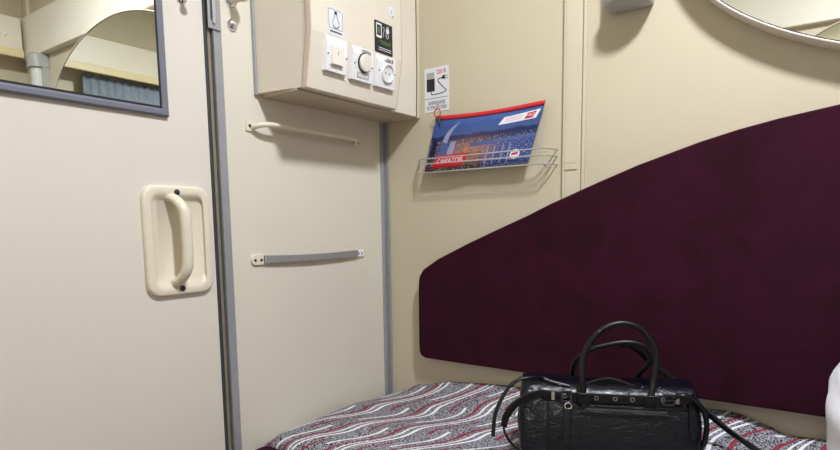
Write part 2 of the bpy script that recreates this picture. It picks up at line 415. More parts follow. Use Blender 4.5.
# ------------------------------------------------------------------ handrail and strap
o = empty('grab_rail', (-.36, 0, 1.35), 'cream tubular grab rail on the wall just below the cabinet', 'handrail')
for x0, x1 in ((-.594, -.570), (-.172, -.132)):
    bm = NB(); prism(bm, FA, rrect(x0, 1.337, x1, 1.366, .003), 0, .005, taper=.001); br = wobj('bracket', bm, M['cream'], o, bevel=.0008)
    xs = (-.582,) if x0 < -.4 else (-.156, -.143)
    for x in xs:
        bm = NB(); lathe(bm, Fr((x, -.005, 1.352 if x0 < -.4 else 1.351), (1,0,0), (0,0,1)), [(.0048 if x0 < -.4 else .0028, 0), (.0046 if x0 < -.4 else .0026, .0012)], 12); wobj('screw', bm, M['screw'], br)
P = smoothpath([(-.574, -.003, 1.347), (-.568, -.018, 1.352), (-.548, -.031, 1.3565), (-.50, -.035, 1.358), (-.36, -.035, 1.358), (-.24, -.035, 1.358), (-.19, -.031, 1.357), (-.170, -.018, 1.354), (-.164, -.003, 1.350)], 8)
bm = NB(); tube(bm, P, .0070, 14, w=.0070); wobj('rail', bm, M['cream'], o)

o = empty('elastic_strap', (-.36, 0, .99), 'grey elastic holding strap stretched across the wall below the grab rail', 'strap')
bm = NB(); prism(bm, FA, [(-.552, .975), (-.552, 1.005)]+[(-.583+.015*math.cos(math.radians(a)), .99+.0155*math.sin(math.radians(a))) for a in range(90, 271, 20)], 0, .006, taper=.001)
p1 = wobj('left_plate', bm, M['cream'], o, bevel=.0008); p1['label'] = 'rounded cream end plate'
for x in (-.585, -.564):
    bm = NB(); lathe(bm, Fr((x, -.006, .989), (1,0,0), (0,0,1)), [(.004, 0), (.0038, .0015)], 12); wobj('screw', bm, M['screw'], p1)
bm = NB(); prism(bm, FA, rrect(-.168, .976, -.128, 1.000, .003), 0, .006, taper=.001); p2 = wobj('right_plate', bm, M['white'], o, bevel=.0008)
for x in (-.156, -.141):
    bm = NB(); lathe(bm, Fr((x, -.006, .988), (1,0,0), (0,0,1)), [(.003, 0), (.0028, .0012)], 12); wobj('screw', bm, M['screw'], p2)
bm = NB()
P = [V((-.556+.392*t, -.009-.006*math.sin(math.pi*t),   .990-.001*t-.002*math.sin(math.pi*t))) for t in [i/16 for i in range(17)]]
R = []
for i, p in enumerate(P):
    h = .0110-.002*math.sin(math.pi*i/16)
    R.append([bm.verts.new(p+V(q)) for q in ((0, -.0012, h), (0, .0012, h), (0, .0012, -h), (0, -.0012, -h))])
for a, b in zip(R, R[1:]):
    for j in range(4): bm.faces.new((a[j], a[(j+1) % 4], b[(j+1) % 4], b[j]))
bm.faces.new(R[0]); bm.faces.new(R[-1][::-1]); wobj('band', bm, M['strap'], o, smooth=False)
bm = NB(); box(bm, (-.556, -.0110, .981), (-.551, -.007, 1.001)); wobj('clip', bm, M['grey'], o, smooth=False)

# ------------------------------------------------------------------ wall cabinet
cab = empty('wall_cabinet', (-.28, 0, 1.438), 'cream wall cabinet with switches in its front, in the corner beside the door', 'cabinet')
CZ0, CZK, CZ1 = 1.438, 1.577, 2.35
def slab(name, x0, x1, yz, m, parent, bevel=.001):
    bm = NB()
    A = [bm.verts.new((x0, y, z)) for y, z in yz]; B = [bm.verts.new((x1, y, z)) for y, z in yz]
    bm.faces.new(A); bm.faces.new(B[::-1]); k = len(yz)
    for i in range(k): bm.faces.new((A[i], A[(i+1) % k], B[(i+1) % k], B[i]))
    return wobj(name, bm, m, parent, smooth=False, bevel=bevel)
YZB = [(0, CZ0+.003), (-.158, CZ0+.003), (-.182, CZK), (-.182, CZ1), (0, CZ1)]
bm = NB(); A = [bm.verts.new((-.555 if y > -.01 else -.5305, y, z)) for y, z in YZB]; B = [bm.verts.new((-.1570, y, z)) for y, z in YZB]
bm.faces.new(A); bm.faces.new(B[::-1])
for i in range(5): bm.faces.new((A[i], A[(i+1) % 5], B[(i+1) % 5], B[i]))
wobj('body', bm, M['cab'], cab, smooth=False)
slab('bottom_board', -.535, -.004, [(-.001, CZ0-.004), (-.140, CZ0-.004), (-.140, CZ0+.0028), (-.001, CZ0+.0028)], M['cabedge'], cab)
slab('front_panel', -.5325, -.1565, [(-.1575, CZ0), (-.176, CZ0), (-.200, CZK), (-.200, CZ1), (-.1840, CZ1), (-.1840, CZK)], M['cab'], cab)
slab('panel_edge', -.5342, -.5326, [(-.1605, CZ0), (-.176, CZ0), (-.200, CZK), (-.200, CZ1), (-.1845, CZ1), (-.1845, CZK)], M['edgepink'], cab, 0)
slab('panel_edge', -.1564, -.1552, [(-.1605, CZ0), (-.1755, CZ0), (-.1995, CZK), (-.1995, CZ1), (-.1845, CZ1), (-.1845, CZK)], M['tan'], cab, 0)
slab('filler_panel', -.1520, -.0215, [(-.001, CZ0-.001), (-.154, CZ0-.001), (-.158, CZK), (-.158, CZ1), (-.001, CZ1)], M['cab'], cab)
slab('gap_shade_strip', -.1551, -.1521, [(-.001, CZ0+.004), (-.15, CZ0+.004), (-.15, CZK), (-.15, CZ1), (-.001, CZ1)], M['dark'], cab, 0)  # dark solid filling the seam, its shade put into the colour
slab('gap_shade_strip', -.0214, -.0182, [(-.001, CZ0-.0005), (-.1545, CZ0-.0005), (-.1585, CZK), (-.1585, CZ1), (-.001, CZ1)], M['dark'], cab, 0)  # dark strip flush with the filler, standing in for the shade of a gap
slab('wall_strip', -.0181, -.0005, [(-.001, CZ0-.003), (-.1550, CZ0-.003), (-.159, CZK), (-.159, CZ1), (-.001, CZ1)], M['cream2'], cab)

# frames on the cabinet front
FU = Fr((0, -.2003, 0), (1,0,0), (0,0,1))
sv = V((0, -.024, .139)).normalized()
FL = Fr(V((0, -.176, CZ0))+V((0, -.0003, 0)), (1,0,0), sv)       # v measured up the slanted face
SL = math.hypot(.024, .139)
def vz(z): return (z-CZ0)*SL/.139
def plate(name, x0, x1, z0, z1, label, cat):
    o = empty(name, ((x0+x1)/2, -.19, z0), label, cat)
    v0, v1 = vz(z0), vz(z1); bm = NB()
    n = .0105; a = [(x0, v0, 0), (x1, v0, 0), (x1, v1, 0), (x0, v1, 0)]
    kl, kr = v1-.020, v1-.042
    pts = {}
    B = [bm.verts.new(FL(*p)) for p in a]
    t = .002
    F = [bm.verts.new(FL(*p)) for p in ((x0+t, v0+t, n), (x1-t, v0+t, n), (x1-t, kr, n-.001), (x1-t, v1-t, .0025), (x0+t, v1-t, .0015), (x0+t, kl, n-.001))]
    bm.faces.new(B[::-1]); bm.faces.new((F[0], F[1], F[2], F[5])); bm.faces.new((F[5], F[2], F[3], F[4]))
    bm.faces.new((B[0], B[1], F[1], F[0])); bm.faces.new((B[1], B[2], F[3], F[2], F[1])); bm.faces.new((B[2], B[3], F[4], F[3])); bm.faces.new((B[3], B[0], F[0], F[5], F[4]))
    wobj('face_plate', bm, M['white'], o, smooth=False, bevel=.0008)
    return o, (x0+x1)/2, (v0+v1)/2
def scr(o, x, v, r=.0026, m='screw'):
    bm = NB(); lathe(bm, Fr(FL(x, v, .0094), FL.u, FL.v), [(r, 0), (r*.9, .001)], 12); return wobj('screw', bm, M[m], o)
o, cx, cv = plate('light_switch', -.4855, -.401, 1.4875, 1.576, 'white square light switch with a rocker, left of the round dimmer', 'switch')
ox, ov = cx-.002, cv-.002
bm = NB(); prism(bm, FL, rrect(ox-.024, ov-.025, ox+.024, ov+.025, .002), .0098, .0120); wobj('bezel', bm, M['white'], o, smooth=False)
bm = NB()
pts = [(ox-.021, ov-.022), (ox+.021, ov-.022), (ox+.021, ov+.022), (ox-.021, ov+.022)]
B = [bm.verts.new(FL(x, v, .0120)) for x, v in pts]; T = [bm.verts.new(FL(x, v, .0185 if v < ov else .0135)) for x, v in pts]
bm.faces.new(B[::-1]); bm.faces.new(T)
for i in range(4): bm.faces.new((B[i], B[(i+1) % 4], T[(i+1) % 4], T[i]))
rk = wobj('rocker', bm, M['rocker'], o, smooth=False, bevel=.0012)
bm = NB(); prism(bm, FL, rrect(ox-.0006, ov+.002, ox+.0006, ov+.012, .0004), .0150, .0170); wobj('mark', bm, M['grey'], rk, smooth=False)
scr(o, cx-.034, cv-.001); scr(o, cx+.036, cv-.001)
o, cx, cv = plate('dimmer_switch', -.384, -.291, 1.4845, 1.575, 'white dimmer with a large round knob, between the rocker switch and the socket', 'dimmer')
ox, ov = cx+.002, cv+.006
bm = NB(); lathe(bm, Fr(FL(ox, ov, .0098), FL.u, FL.v), [(.0265, 0), (.0265, .002), (.0245, .003)], 32); wobj('knob_base', bm, M['screw'], o)
bm = NB(); lathe(bm, Fr(FL(ox, ov, .0098), FL.u, FL.v), [(.0215, .003), (.0235, .004), (.0235, .008), (.0215, .0100), (.001, .0104)], 32); wobj('knob', bm, M['rocker'], o)
bm = NB(); prism(bm, FL, rrect(ox-.025, cv-.037, ox+.025, cv-.021, .001), .0098, .0106); bz = wobj('display', bm, M['grey'], o, smooth=False)
bm = NB(); prism(bm, FL, rrect(ox-.021, cv-.034, ox+.021, cv-.024, .001), .0107, .0110); wobj('display_window', bm, M['socket'], bz, smooth=False)
bm = NB(); ringloft(bm, FL, [(rrect(cx-.034, cv+.030, cx-.012, cv+.040, .003), .0066), (rrect(cx-.0333, cv+.0307, cx-.0127, cv+.0393, .003), .0066)])
for k in range(2):
    for j in range(9): prism(bm, FL, [(cx-.006+j*.0042, cv+.0385-k*.005), (cx-.0030+j*.0042, cv+.0385-k*.005), (cx-.0030+j*.0042, cv+.0405-k*.005), (cx-.006+j*.0042, cv+.0405-k*.005)], .0055, .0076)
wobj('fine_print', bm, M['grey'], o, smooth=False)
scr(o, cx-.036, cv-.001); scr(o, cx+.038, cv-.001)
o, cx, cv = plate('power_socket', -.281, -.188, 1.4845, 1.575, 'white wall socket with a round two-pin recess, right of the dimmer', 'socket')
ox, ov = cx+.004, cv-.002
sf = Fr(FL(ox, ov, .0098), FL.u, FL.v)
bm = NB(); ringloft(bm, sf, [(circ(0, 0, .0275), 0), (circ(0, 0, .0275), .005), (circ(0, 0, .026), .0065), (circ(0, 0, .0235), .0065), (circ(0, 0, .0225), .0015)], close_last=True); so = wobj('socket_ring', bm, M['white'], o)
for dx in (-.0085, .0085):
    bm = NB(); lathe(bm, Fr(sf(dx, 0, .0015), FL.u, FL.v), [(.0026, 0), (.0024, .0005)], 12); wobj('pin_hole', bm, M['black'], so)
scr(o, cx-.033, cv+.001); scr(o, cx+.040, cv+.001)
text('voltage_text', '~220 В', FL, cx+.008, cv+.034, .0088, .013, M['black'], o, bold=.0003)

# stickers on the cabinet
o = empty('light_bulb_sticker', (-.444, -.2003, 1.583), 'white sticker with a black light bulb drawing, directly above the rocker switch', 'sticker')
bm = NB(); prism(bm, FU, rrect(-.4735, 1.580, -.4145, 1.6490, .001), 0, .0006); wobj('sheet', bm, M['paper'], o, smooth=False)
bm = NB()
ringloft(bm, FU, [(rrect(-.4705, 1.5965, -.4175, 1.6460, .005), .0007), (rrect(-.4692, 1.5978, -.4188, 1.6447, .004), .0007)])
bx = -.444; 
loopp = [(bx-.003, 1.636), (bx-.004, 1.628), (bx-.011, 1.618), (bx-.012, 1.609), (bx-.006, 1.6025), (bx+.004, 1.6015), (bx+.0115, 1.606), (bx+.012, 1.614), (bx+.006, 1.624), (bx+.004, 1.634)]
tube(bm, [FU(x, z, .0008) for x, z in loopp], .0007, 5)
prism(bm, FU, [(bx-.0045, 1.635), (bx+.005, 1.633), (bx+.005, 1.6415), (bx-.0045, 1.6425)], .0006, .0012)
tube(bm, [FU(x, z, .0008) for x, z in [(bx-.010, 1.607), (bx-.011, 1.602), (bx-.004, 1.599), (bx+.005, 1.5995), (bx+.012, 1.604)]], .0005, 5)
wobj('drawing', bm, M['black'], o, smooth=False)
bm = NB()
for j in range(11): prism(bm, FU, [(bx-.022+j*.0041, 1.587), (bx-.0188+j*.0041, 1.587), (bx-.0188+j*.0041, 1.5915), (bx-.022+j*.0041, 1.5915)], .0006, .0009)
wobj('caption', bm, M['black'], o, smooth=False)

o = empty('charging_sticker', (-.243, -.2003, 1.58), 'black sticker with white phone and plug icons, above the power socket', 'sticker')
bm = NB(); prism(bm, FU, rrect(-.2845, 1.5785, -.2020, 1.6665, .004), 0, .0006); wobj('sheet', bm, M['black'], o, smooth=False)
bm = NB()
ringloft(bm, FU, [(rrect(-.277, 1.6205, -.252, 1.661, .003), .0008), (rrect(-.2735, 1.627, -.2555, 1.656, .001), .0008)])
tube(bm, [FU(x, z, .0009) for x, z in smoothpath([(-.246, 1.629, 0), (-.243, 1.640, 0), (-.246, 1.652, 0), (-.240, 1.655, 0)], 4) and [(-.247, 1.652), (-.242, 1.654), (-.241, 1.645), (-.245, 1.634), (-.243, 1.627)]], .0008, 5)
prism(bm, FU, circ(-.225, 1.647, .0075, .008, 16), .0006, .0011)
tube(bm, [FU(x, z, .0009) for x, z in [(-.231, 1.646), (-.232, 1.632), (-.229, 1.626), (-.223, 1.627), (-.222, 1.634), (-.224, 1.641)]], .0009, 5)
prism(bm, FU, [(-.228, 1.654), (-.226, 1.654), (-.226, 1.660), (-.228, 1.660)], .0006, .0011); prism(bm, FU, [(-.223, 1.654), (-.221, 1.654), (-.221, 1.660), (-.223, 1.660)], .0006, .0011)
wobj('icons', bm, M['paper'], o, smooth=False)
bm = NB()
prism(bm, FU, rrect(-.2675, 1.633, -.2615, 1.650, .001), .0006, .0009)
for k, z in enumerate((1.612, 1.606)):
    for j in range(9-k): prism(bm, FU, [(-.260+j*.0057+k*.004, z), (-.2555+j*.0057+k*.004, z), (-.2555+j*.0057+k*.004, z+.0028), (-.260+j*.0057+k*.004, z+.0028)], .0006, .0009)
wobj('green_caption', bm, M['green'], o, smooth=False)
bm = NB()
for k, z in enumerate((1.593, 1.5875)):
    for j in range(10): prism(bm, FU, [(-.2665+j*.0058, z), (-.262+j*.0058, z), (-.262+j*.0058, z+.0022), (-.2665+j*.0058, z+.0022)], .0006, .0009)
wobj('white_caption', bm, M['paper'], o, smooth=False)

o = empty('round_sticker', (-.2055, -.2003, 1.693), 'small round white sticker near the top right of the cabinet front', 'sticker')
bm = NB(); prism(bm, FU, circ(-.2065, 1.7065, .0155), 0, .0006); wobj('sheet', bm, M['paper'], o, smooth=False)
bm = NB()
prism(bm, FU, [(-.203, 1.693), (-.1935, 1.693), (-.1935, 1.6975), (-.203, 1.6975)], .0006, .0009)
tube(bm, [FU(x, z, .0008) for x, z in [(-.211, 1.706), (-.207, 1.7035), (-.202, 1.7035), (-.199, 1.708)]], .0005, 5)
tube(bm, [FU(x, z, .0008) for x, z in [(-.204, 1.714), (-.204, 1.7035)]], .0005, 5)
wobj('drawing', bm, M['grey'], o, smooth=False)

# ------------------------------------------------------------------ charger sign on wall B   (u = -y)
o = empty('charger_sign', (0, -.2235, 1.449), 'white wall sign with a charger picture, above the zip pouch', 'sign')
bm = NB(); prism(bm, FB, rrect(.176, 1.4485, .2705, 1.5885, .001), 0, .0015); wobj('plate', bm, M['paper'], o, smooth=False)
bm = NB()
prism(bm, FB, [(.176, 1.4910), (.2705, 1.4910), (.2705, 1.4925), (.176, 1.4925)], .0015, .0018)
prism(bm, FB, rrect(.1855, 1.514, .2165, 1.5535, .002), .0015, .0022)
tube(bm, [FB(*p[:2], .002) for p in smoothpath([(.203, 1.516, 0), (.203, 1.506, 0), (.212, 1.504, 0), (.240, 1.505, 0), (.259, 1.509, 0), (.257, 1.517, 0), (.243, 1.530, 0), (.231, 1.543, 0), (.231, 1.5495, 0), (.240, 1.552, 0), (.248, 1.553, 0)], 4)], .0012, 6)
prism(bm, FB, [(.246, 1.5485), (.256, 1.5475), (.256, 1.560), (.246, 1.558)], .0015, .0025)
prism(bm, FB, [(.256, 1.5495), (.266, 1.5495), (.266, 1.551), (.256, 1.551)], .0015, .0022); prism(bm, FB, [(.256, 1.5565), (.266, 1.5565), (.266, 1.558), (.256, 1.558)], .0015, .0022)
wobj('charger_drawing', bm, M['black'], o, smooth=False)
bm = NB()
for x in (.1885, .196, .2035, .211): prism(bm, FB, [(x-.0032, 1.5535), (x+.0036, 1.5535), (x+.0036, 1.574), (x-.0032, 1.574)], .0015, .002)
wobj('charger_contacts', bm, M['grey'], o, smooth=False)
text('voltage_text', '220 В', FB, .242, 1.5725, .0016, .0175, M['redink'], o, sx=.85, bold=.0003)
text('caption_text', 'ЗАРЯДНОЕ', FB, .2235, 1.4760, .0016, .0150, M['black'], o, sx=.82, bold=.0002)
text('caption_text', 'УСТРОЙСТВО', FB, .2235, 1.4605, .0016, .0150, M['black'], o, sx=.74, bold=.0002)

# ------------------------------------------------------------------ wire rack and pouch
rack = empty('wire_rack', (0, -.40, 1.25), 'chrome three-wire wall rack holding the blue zip pouch', 'rack')
for z0, z1, dd in ((1.292, 1.292, .056), (1.276, 1.273, .056), (1.249, 1.249, .052)):
    pts = [(-.001, -.150, z0), (-.030, -.172, z0), (-dd+.004, -.190, z0), (-dd, -.212, z0), (-dd, -.40, (z0+z1)/2), (-dd, -.600, z1), (-dd+.004, -.618, z1), (-.030, -.630, z1), (-.001, -.640, z1)]
    bm = NB(); tube(bm, smoothpath(pts, 5), .0021, 8); wobj('wire', bm, M['steel'], rack)
for y in (-.618,):
    bm = NB(); tube(bm, smoothpath([(-.051, y, 1.2515), (-.040, y, 1.2445), (-.020, y, 1.2435), (-.001, y, 1.2435)], 5), .0016, 8); wobj('bracket', bm, M['steel'], rack)

# pouch surface: P(s,t), s along, t up; corners measured on the wall side
def pouch(s, t, e=0.):
    yl = -.196+(-.232+.196)*t; yr = -.566+(-.609+.566)*t + .003*math.sin(math.pi*t)
    zl = 1.2475+(1.427-1.2475)*t; zr = 1.258+(1.4285-1.258)*t
    y = yl+(yr-yl)*s; z = zl+(zr-zl)*s - .007*math.sin(math.pi*s)*t
    d = .037-.019*t + .006*math.sin(math.pi*t)*math.sin(math.pi*s)+.002*math.sin(9*s+4*t)*(1-t)
    n = V((-1, 0, .12)).normalized()
    return V((-d, y, z)) + n*e
po = empty('zip_pouch', (-.03, -.40, 1.245), 'blue vinyl zip pouch printed with a city at night, standing in the wire rack', 'pouch')
def grid(bm, f, ns, nt, s0=0, s1=1, t0=0, t1=1, uvl=True):
    L_ = bm.loops.layers.uv.new('UVMap')
    G = [[bm.verts.new(f(s0+(s1-s0)*i/ns, t0+(t1-t0)*j/nt)) for j in range(nt+1)] for i in range(ns+1)]
    for i in range(ns):
        for j in range(nt):
            fc = bm.faces.new((G[i][j], G[i+1][j], G[i+1][j+1], G[i][j+1]))
            for lp, (a, b) in zip(fc.loops, ((i, j), (i+1, j), (i+1, j+1), (i, j+1))):
                lp[L_].uv = (s0+(s1-s0)*a/ns, t0+(t1-t0)*b/nt)
    return G
bm = NB()
Gf = grid(bm, lambda s, t: pouch(s, t, 0), 40, 20)
Lb = bm.loops.layers.uv.active
Gb = [[bm.verts.new(pouch(s/40, t/20, -.0015-.010*math.sin(math.pi*t/20)*math.sin(math.pi*s/40))) for t in range(21)] for s in range(41)]
for i in range(40):
    for j in range(20): bm.faces.new((Gb[i][j], Gb[i][j+1], Gb[i+1][j+1], Gb[i+1][j]))
for i in range(40):
    bm.faces.new((Gf[i][0], Gb[i][0], Gb[i+1][0], Gf[i+1][0])); bm.faces.new((Gf[i][20], Gf[i+1][20], Gb[i+1][20], Gb[i][20]))
for j in range(20):
    bm.faces.new((Gf[0][j], Gf[0][j+1], Gb[0][j+1], Gb[0][j])); bm.faces.new((Gf[40][j], Gb[40][j], Gb[40][j+1], Gf[40][j+1]))
body = wobj('body', bm, M['print'], po)
def patch(name, poly, m, parent, e=.0006, sub=8):
    """flat printed patch given by a quad in pouch coordinates (bl, br, tr, tl)"""
    bm = NB(); bl, br, tr, tl = poly
    def f(a, b):
        s = (bl[0]*(1-a)+br[0]*a)*(1-b)+(tl[0]*(1-a)+tr[0]*a)*b; t = (bl[1]*(1-a)+br[1]*a)*(1-b)+(tl[1]*(1-a)+tr[1]*a)*b
        return pouch(s, t, e)
    grid(bm, f, sub, 3); return wobj(name, bm, m, parent)
bm = NB(); grid(bm, lambda s, t: pouch(s, t, .0015), 40, 2, 0, 1, .945, 1.015); 
zt = wobj('zip_tape', bm, M['redz'], po, solid=.003)
Mtower = mat('print_pale_blue', srgb(150, 154, 190), .3, noise=.1, nscale=90)
Mblue2 = mat('print_haze_blue', srgb(78, 98, 150), .3, noise=.15, nscale=90)
# curved tower
bm = NB(); sp = [(.145, .36), (.15, .5), (.165, .64), (.19, .74), (.225, .82), (.265, .875)]; wd = [.026, .028, .026, .022, .014, .003]
for (a, wa), (b, wb) in zip(zip(sp, wd), zip(sp[1:], wd[1:])):
    vs = [bm.verts.new(pouch(a[0]-wa, a[1], .0006)), bm.verts.new(pouch(a[0]+wa, a[1], .0006)), bm.verts.new(pouch(b[0]+wb, b[1], .0006)), bm.verts.new(pouch(b[0]-wb, b[1], .0006))]; bm.faces.new(vs)
wobj('tower_print', bm, Mtower, po)
patch('building_print', [(.115, .30), (.19, .30), (.20, .50), (.125, .54)], Mblue2, po, .0008)
patch('building_print', [(.20, .30), (.262, .30), (.272, .535), (.215, .52)], Mtower, po, .0008)
patch('building_print', [(.02, .30), (.075, .30), (.075, .58), (.03, .56)], mat('print_dark_navy', srgb(30, 34, 58), .3, noise=.2, nscale=90), po, .0008)
patch('red_banner', [(.055, .07), (.38, .07), (.425, .30), (.115, .30)], M['redz'], po, .0009)
PF = lambda a, b, c=0: pouch(a, b, c)
text('banner_text', 'САРАТОВ', lambda a, b, c=0: pouch(.245+a/.37, .185+b/.18, .0013+c), 0, 0, 0, .020, M['paper'], po, bold=.0002)
patch('white_ribbon', [(.645, .725), (.965, .745), (.985, .89), (.68, .85)], M['paper'], po, .0009)
lr = patch('red_logo', [(.865, .755), (.94, .765), (.955, .865), (.88, .855)], M['redz'], po, .0013)
text('logo_text', 'РЖД', lambda a, b, c=0: pouch(.91+a/.37, .81+b/.18, .0018+c), 0, 0, 0, .011, M['paper'], po)
bm = NB()
for k in range(3):
    for j in range(10): 
        s = .70+j*.0145; t = .815+j*.0015-k*.028
        bm.faces.new([bm.verts.new(pouch(*p, .0013)) for p in ((s, t), (s+.010, t+.005), (s+.010, t+.017), (s, t+.012))])
wobj('fine_print', bm, mat('print_pink', srgb(214, 150, 160), .4, noise=.05), po)
for s in (.60, .665, .74, .80):
    patch('light_streak', [(s-.006, .06), (s+.007, .05), (s+.012, .36), (s+.002, .38)], Mtower, po, .0007)
bm = NB(); L0 = [bm.verts.new(pouch(.865+.042*math.cos(a), .17+.085*math.sin(a), .0011)) for a in [2*math.pi*i/24 for i in range(24)]]; bm.faces.new(L0)
wobj('round_emblem', bm, M['paper'], po)
patch('emblem_stripe', [(.835, .15), (.893, .16), (.893, .20), (.838, .19)], M['redz'], po, .0014)
# bridge line of lights on the far bank
patch('far_shore_print', [(.42, .40), (1.0, .44), (1.0, .50), (.42, .47)], Mblue2, po, .0007)
zp = pouch(.035, .985, .004)
bm = NB(); torus(bm, Fr(zp+V((-.002, .004, .014)), (0,-1,0), (0,0,1)), .0125, .0017, 24, 8); wobj('pull_ring', bm, M['redz'], po)
bm = NB(); tube(bm, [zp+V((-.002, 0, .004)), zp+V((-.004, -.003, -.010)), zp+V((-.003, -.006, -.024))], .0022, 8, w=.0042, up=(0,1,.2)); wobj('zip_pull', bm, M['slate'], po)

# ------------------------------------------------------------------ reading lamps on wall B
def lamp(y, label):
    o = empty('reading_lamp', (0, y, 1.625), label, 'lamp', 'grey reading lamps on the right wall')
    def half(z, sx, sy, dy=0): # D-shaped outline
        return [(-.004, y+sy), (-.004-sx*.35, y+sy)]+[(-.004-sx*(.45+.55*math.cos(a)), y+dy+sy*math.sin(a)) for a in [math.radians(70-140*i/10) for i in range(11)]]+[(-.004-sx*.35, y-sy), (-.004, y-sy)]
    def loft(name, st, m):
        bm = NB(); R = [[bm.verts.new((px, py, z)) for px, py in half(z, sx, sy)] for z, sx, sy in st]; k = len(R[0])
        for a, b in zip(R, R[1:]):
            for i in range(k): bm.faces.new((a[i], a[(i+1) % k], b[(i+1) % k], b[i]))
        bm.faces.new(R[0][::-1]); bm.faces.new(R[-1]); return wobj(name, bm, m, o, angle=40)
    loft('lower_cap', [(1.630, .070, .045), (1.634, .088, .056), (1.640, .092, .058), (1.650, .092, .058)], M['grey'])
    loft('diffuser', [(1.6505, .076, .040), (2.03, .076, .040)], M['lampglass'])
    loft('upper_cap', [(2.031, .092, .058), (2.10, .092, .058), (2.112, .080, .05)], M['grey'])
    bm = NB(); box(bm, (-.040, y-.056, 1.6505), (0, y+.056, 2.0305)); wobj('back_plate', bm, M['grey'], o, smooth=False)
    return o
lamp(-.838, 'grey reading lamp beside the ivory column, left of the oval mirror')
lamp(-2.60, 'grey wall reading lamp at the window end, seen in the door mirror')

# ------------------------------------------------------------------ oval mirrors
def oval(x, s, label):
    fr = Fr((x, 0, 0), (0, -1, 0), (0, 0, 1)) if s < 0 else Fr((x, 0, 0), (0, 1, 0), (0, 0, 1))
    u0 = 1.69 if s < 0 else -1.69
    o = empty('oval_mirror', (x, -1.73, 1.375), label, 'mirror')
    def E(e, n=120):
        P = []
        for k in range(n):
            a = 2*math.pi*(k+.5)/n; c, s_ = math.cos(a), math.sin(a); q = 2/1.85
            P.append((u0+(.735-e)*math.copysign(abs(c)**q, c), 1.758+(.384-e)*math.copysign(abs(s_)**q, s_)))
        return P
    bm = NB(); ringloft(bm, fr, [(E(.003), .001), (E(0), .01), (E(0), .050), (E(.002), .055), (E(.0045), .0575), (E(.0068), .0575), (E(.0080), .0565), (E(.0085), .050)]); wobj('rim', bm, M['rim'], o, angle=50)
    bm = NB(); ringloft(bm, fr, [(E(.0086), .0536), (E(.0086), .0542), (E(.0108), .0542), (E(.0108), .0536)]); wobj('gasket', bm, M['dark'], o, angle=50)
    bm = NB(); prism(bm, fr, E(.0086), .040, .0535); wobj('glass', bm, M['glass_m'], o, smooth=False)
    bm = NB(); prism(bm, fr, E(.02), .0005, .0399); wobj('backing', bm, M['cream2'], o, smooth=False)
    return o
oval(0, -1, 'large oval wall mirror with pale rim above the burgundy headrest')
oval(-W, 1, 'large oval mirror on the opposite wall, seen only in the other mirror')

# ------------------------------------------------------------------ headrest panel
bm = NB()
top = [(.173, .908), (.190, .933), (.247, .968), (.363, 1.021), (.469, 1.065), (.568, 1.105), (.630, 1.133), (.718, 1.168), (.774, 1.190), (.878, 1.229), (1.021, 1.274), (1.107, 1.296), (1.187, 1.312), (1.298, 1.329), (1.45, 1.345), (1.60, 1.354), (1.73, 1.357)]
prof = top+[(3.46-a, b) for a, b in top[-2::-1]]
ol = prof+[(3.46-.168, .88), (3.46-.168, .78), (3.46-.168, .68), (3.46-.169, .653), (3.46-.176, .637), (3.46-.192, .6295)]
ol += [(2.4, .630), (1.4, .630), (.6, .629), (.3, .629), (.192, .6295), (.176, .637), (.169, .653), (.168, .68), (.168, .78), (.169, .88)]
cxm = 1.73
def shrink(P, d):
    n = len(P); out = []
    for i in range(n):
        a = V(P[i-1]+(0,)); b = V(P[i]+(0,)); c = V(P[(i+1) % n]+(0,))
        t = (c-a).normalized(); nn = V((-t.y, t.x, 0)); out.append((b.x-nn.x*d, b.y-nn.y*d))
    return out
# orientation check: prof runs left to right over the top -> interior is below
def inset(d): return shrink(ol, -(-d)) if False else shrink(ol, d)
ringloft(bm, FB, [(inset(0), .001), (inset(0), .034), (inset(.001), .040), (inset(.003), .0445), (inset(.006), .0460)], close_first=True)
last = [bm.verts.new(FB(x, y, .0460)) for x, y in inset(.006)]; cen = bm.verts.new(FB(1.73, .95, .0460))
for i in range(len(last)): bm.faces.new((last[i], last[(i+1) % len(last)], cen))
bmesh.ops.remove_doubles(bm, verts=bm.verts, dist=.0001)
hr = wobj('headrest', bm, M['velvet'], smooth=False)
tag(hr, 'long burgundy velvet headrest panel with arched top on the right wall', 'headrest')

# ------------------------------------------------------------------ berth, blanket, pillow
be = empty('berth', (-.31, -1.35, 0), 'lower berth with burgundy velvet seat under the patterned blanket', 'bed')
bm = NB(); box(bm, (-.60, -2.70, .0), (-.004, -.014, .335)); wobj('base', bm, M['cream2'], be, smooth=False, bevel=.003)
bm = NB(); box(bm, (-.665, -2.70, .337), (-.026, -.002, .462)); wobj('seat', bm, M['velvet'], be, smooth=True, bevel=.022, bseg=6)
def interp(T, x):
    if x <= T[0][0]: return T[0][1]
    for (a, p), (b, q) in zip(T, T[1:]):
        if x <= b:
            k = (x-a)/(b-a); k = k*k*(3-2*k)*.5+k*.5; return p+(q-p)*k
    return T[-1][1]
HW = [(0, .463), (.014, .466), (.08, .495), (.14, .523), (.286, .550), (.49, .572), (.8, .588), (1.04, .598), (1.12, .600), (1.2, .578), (1.235, .562), (1.31, .566), (2.0, .56)]
HM = [(0, .464), (.014, .472), (.036, .492), (.08, .500), (.2, .504), (.6, .518), (1.2, .53), (2., .53)]
bx0, by0 = .40/math.hypot(.4, .917), -.917/math.hypot(.4, .917)
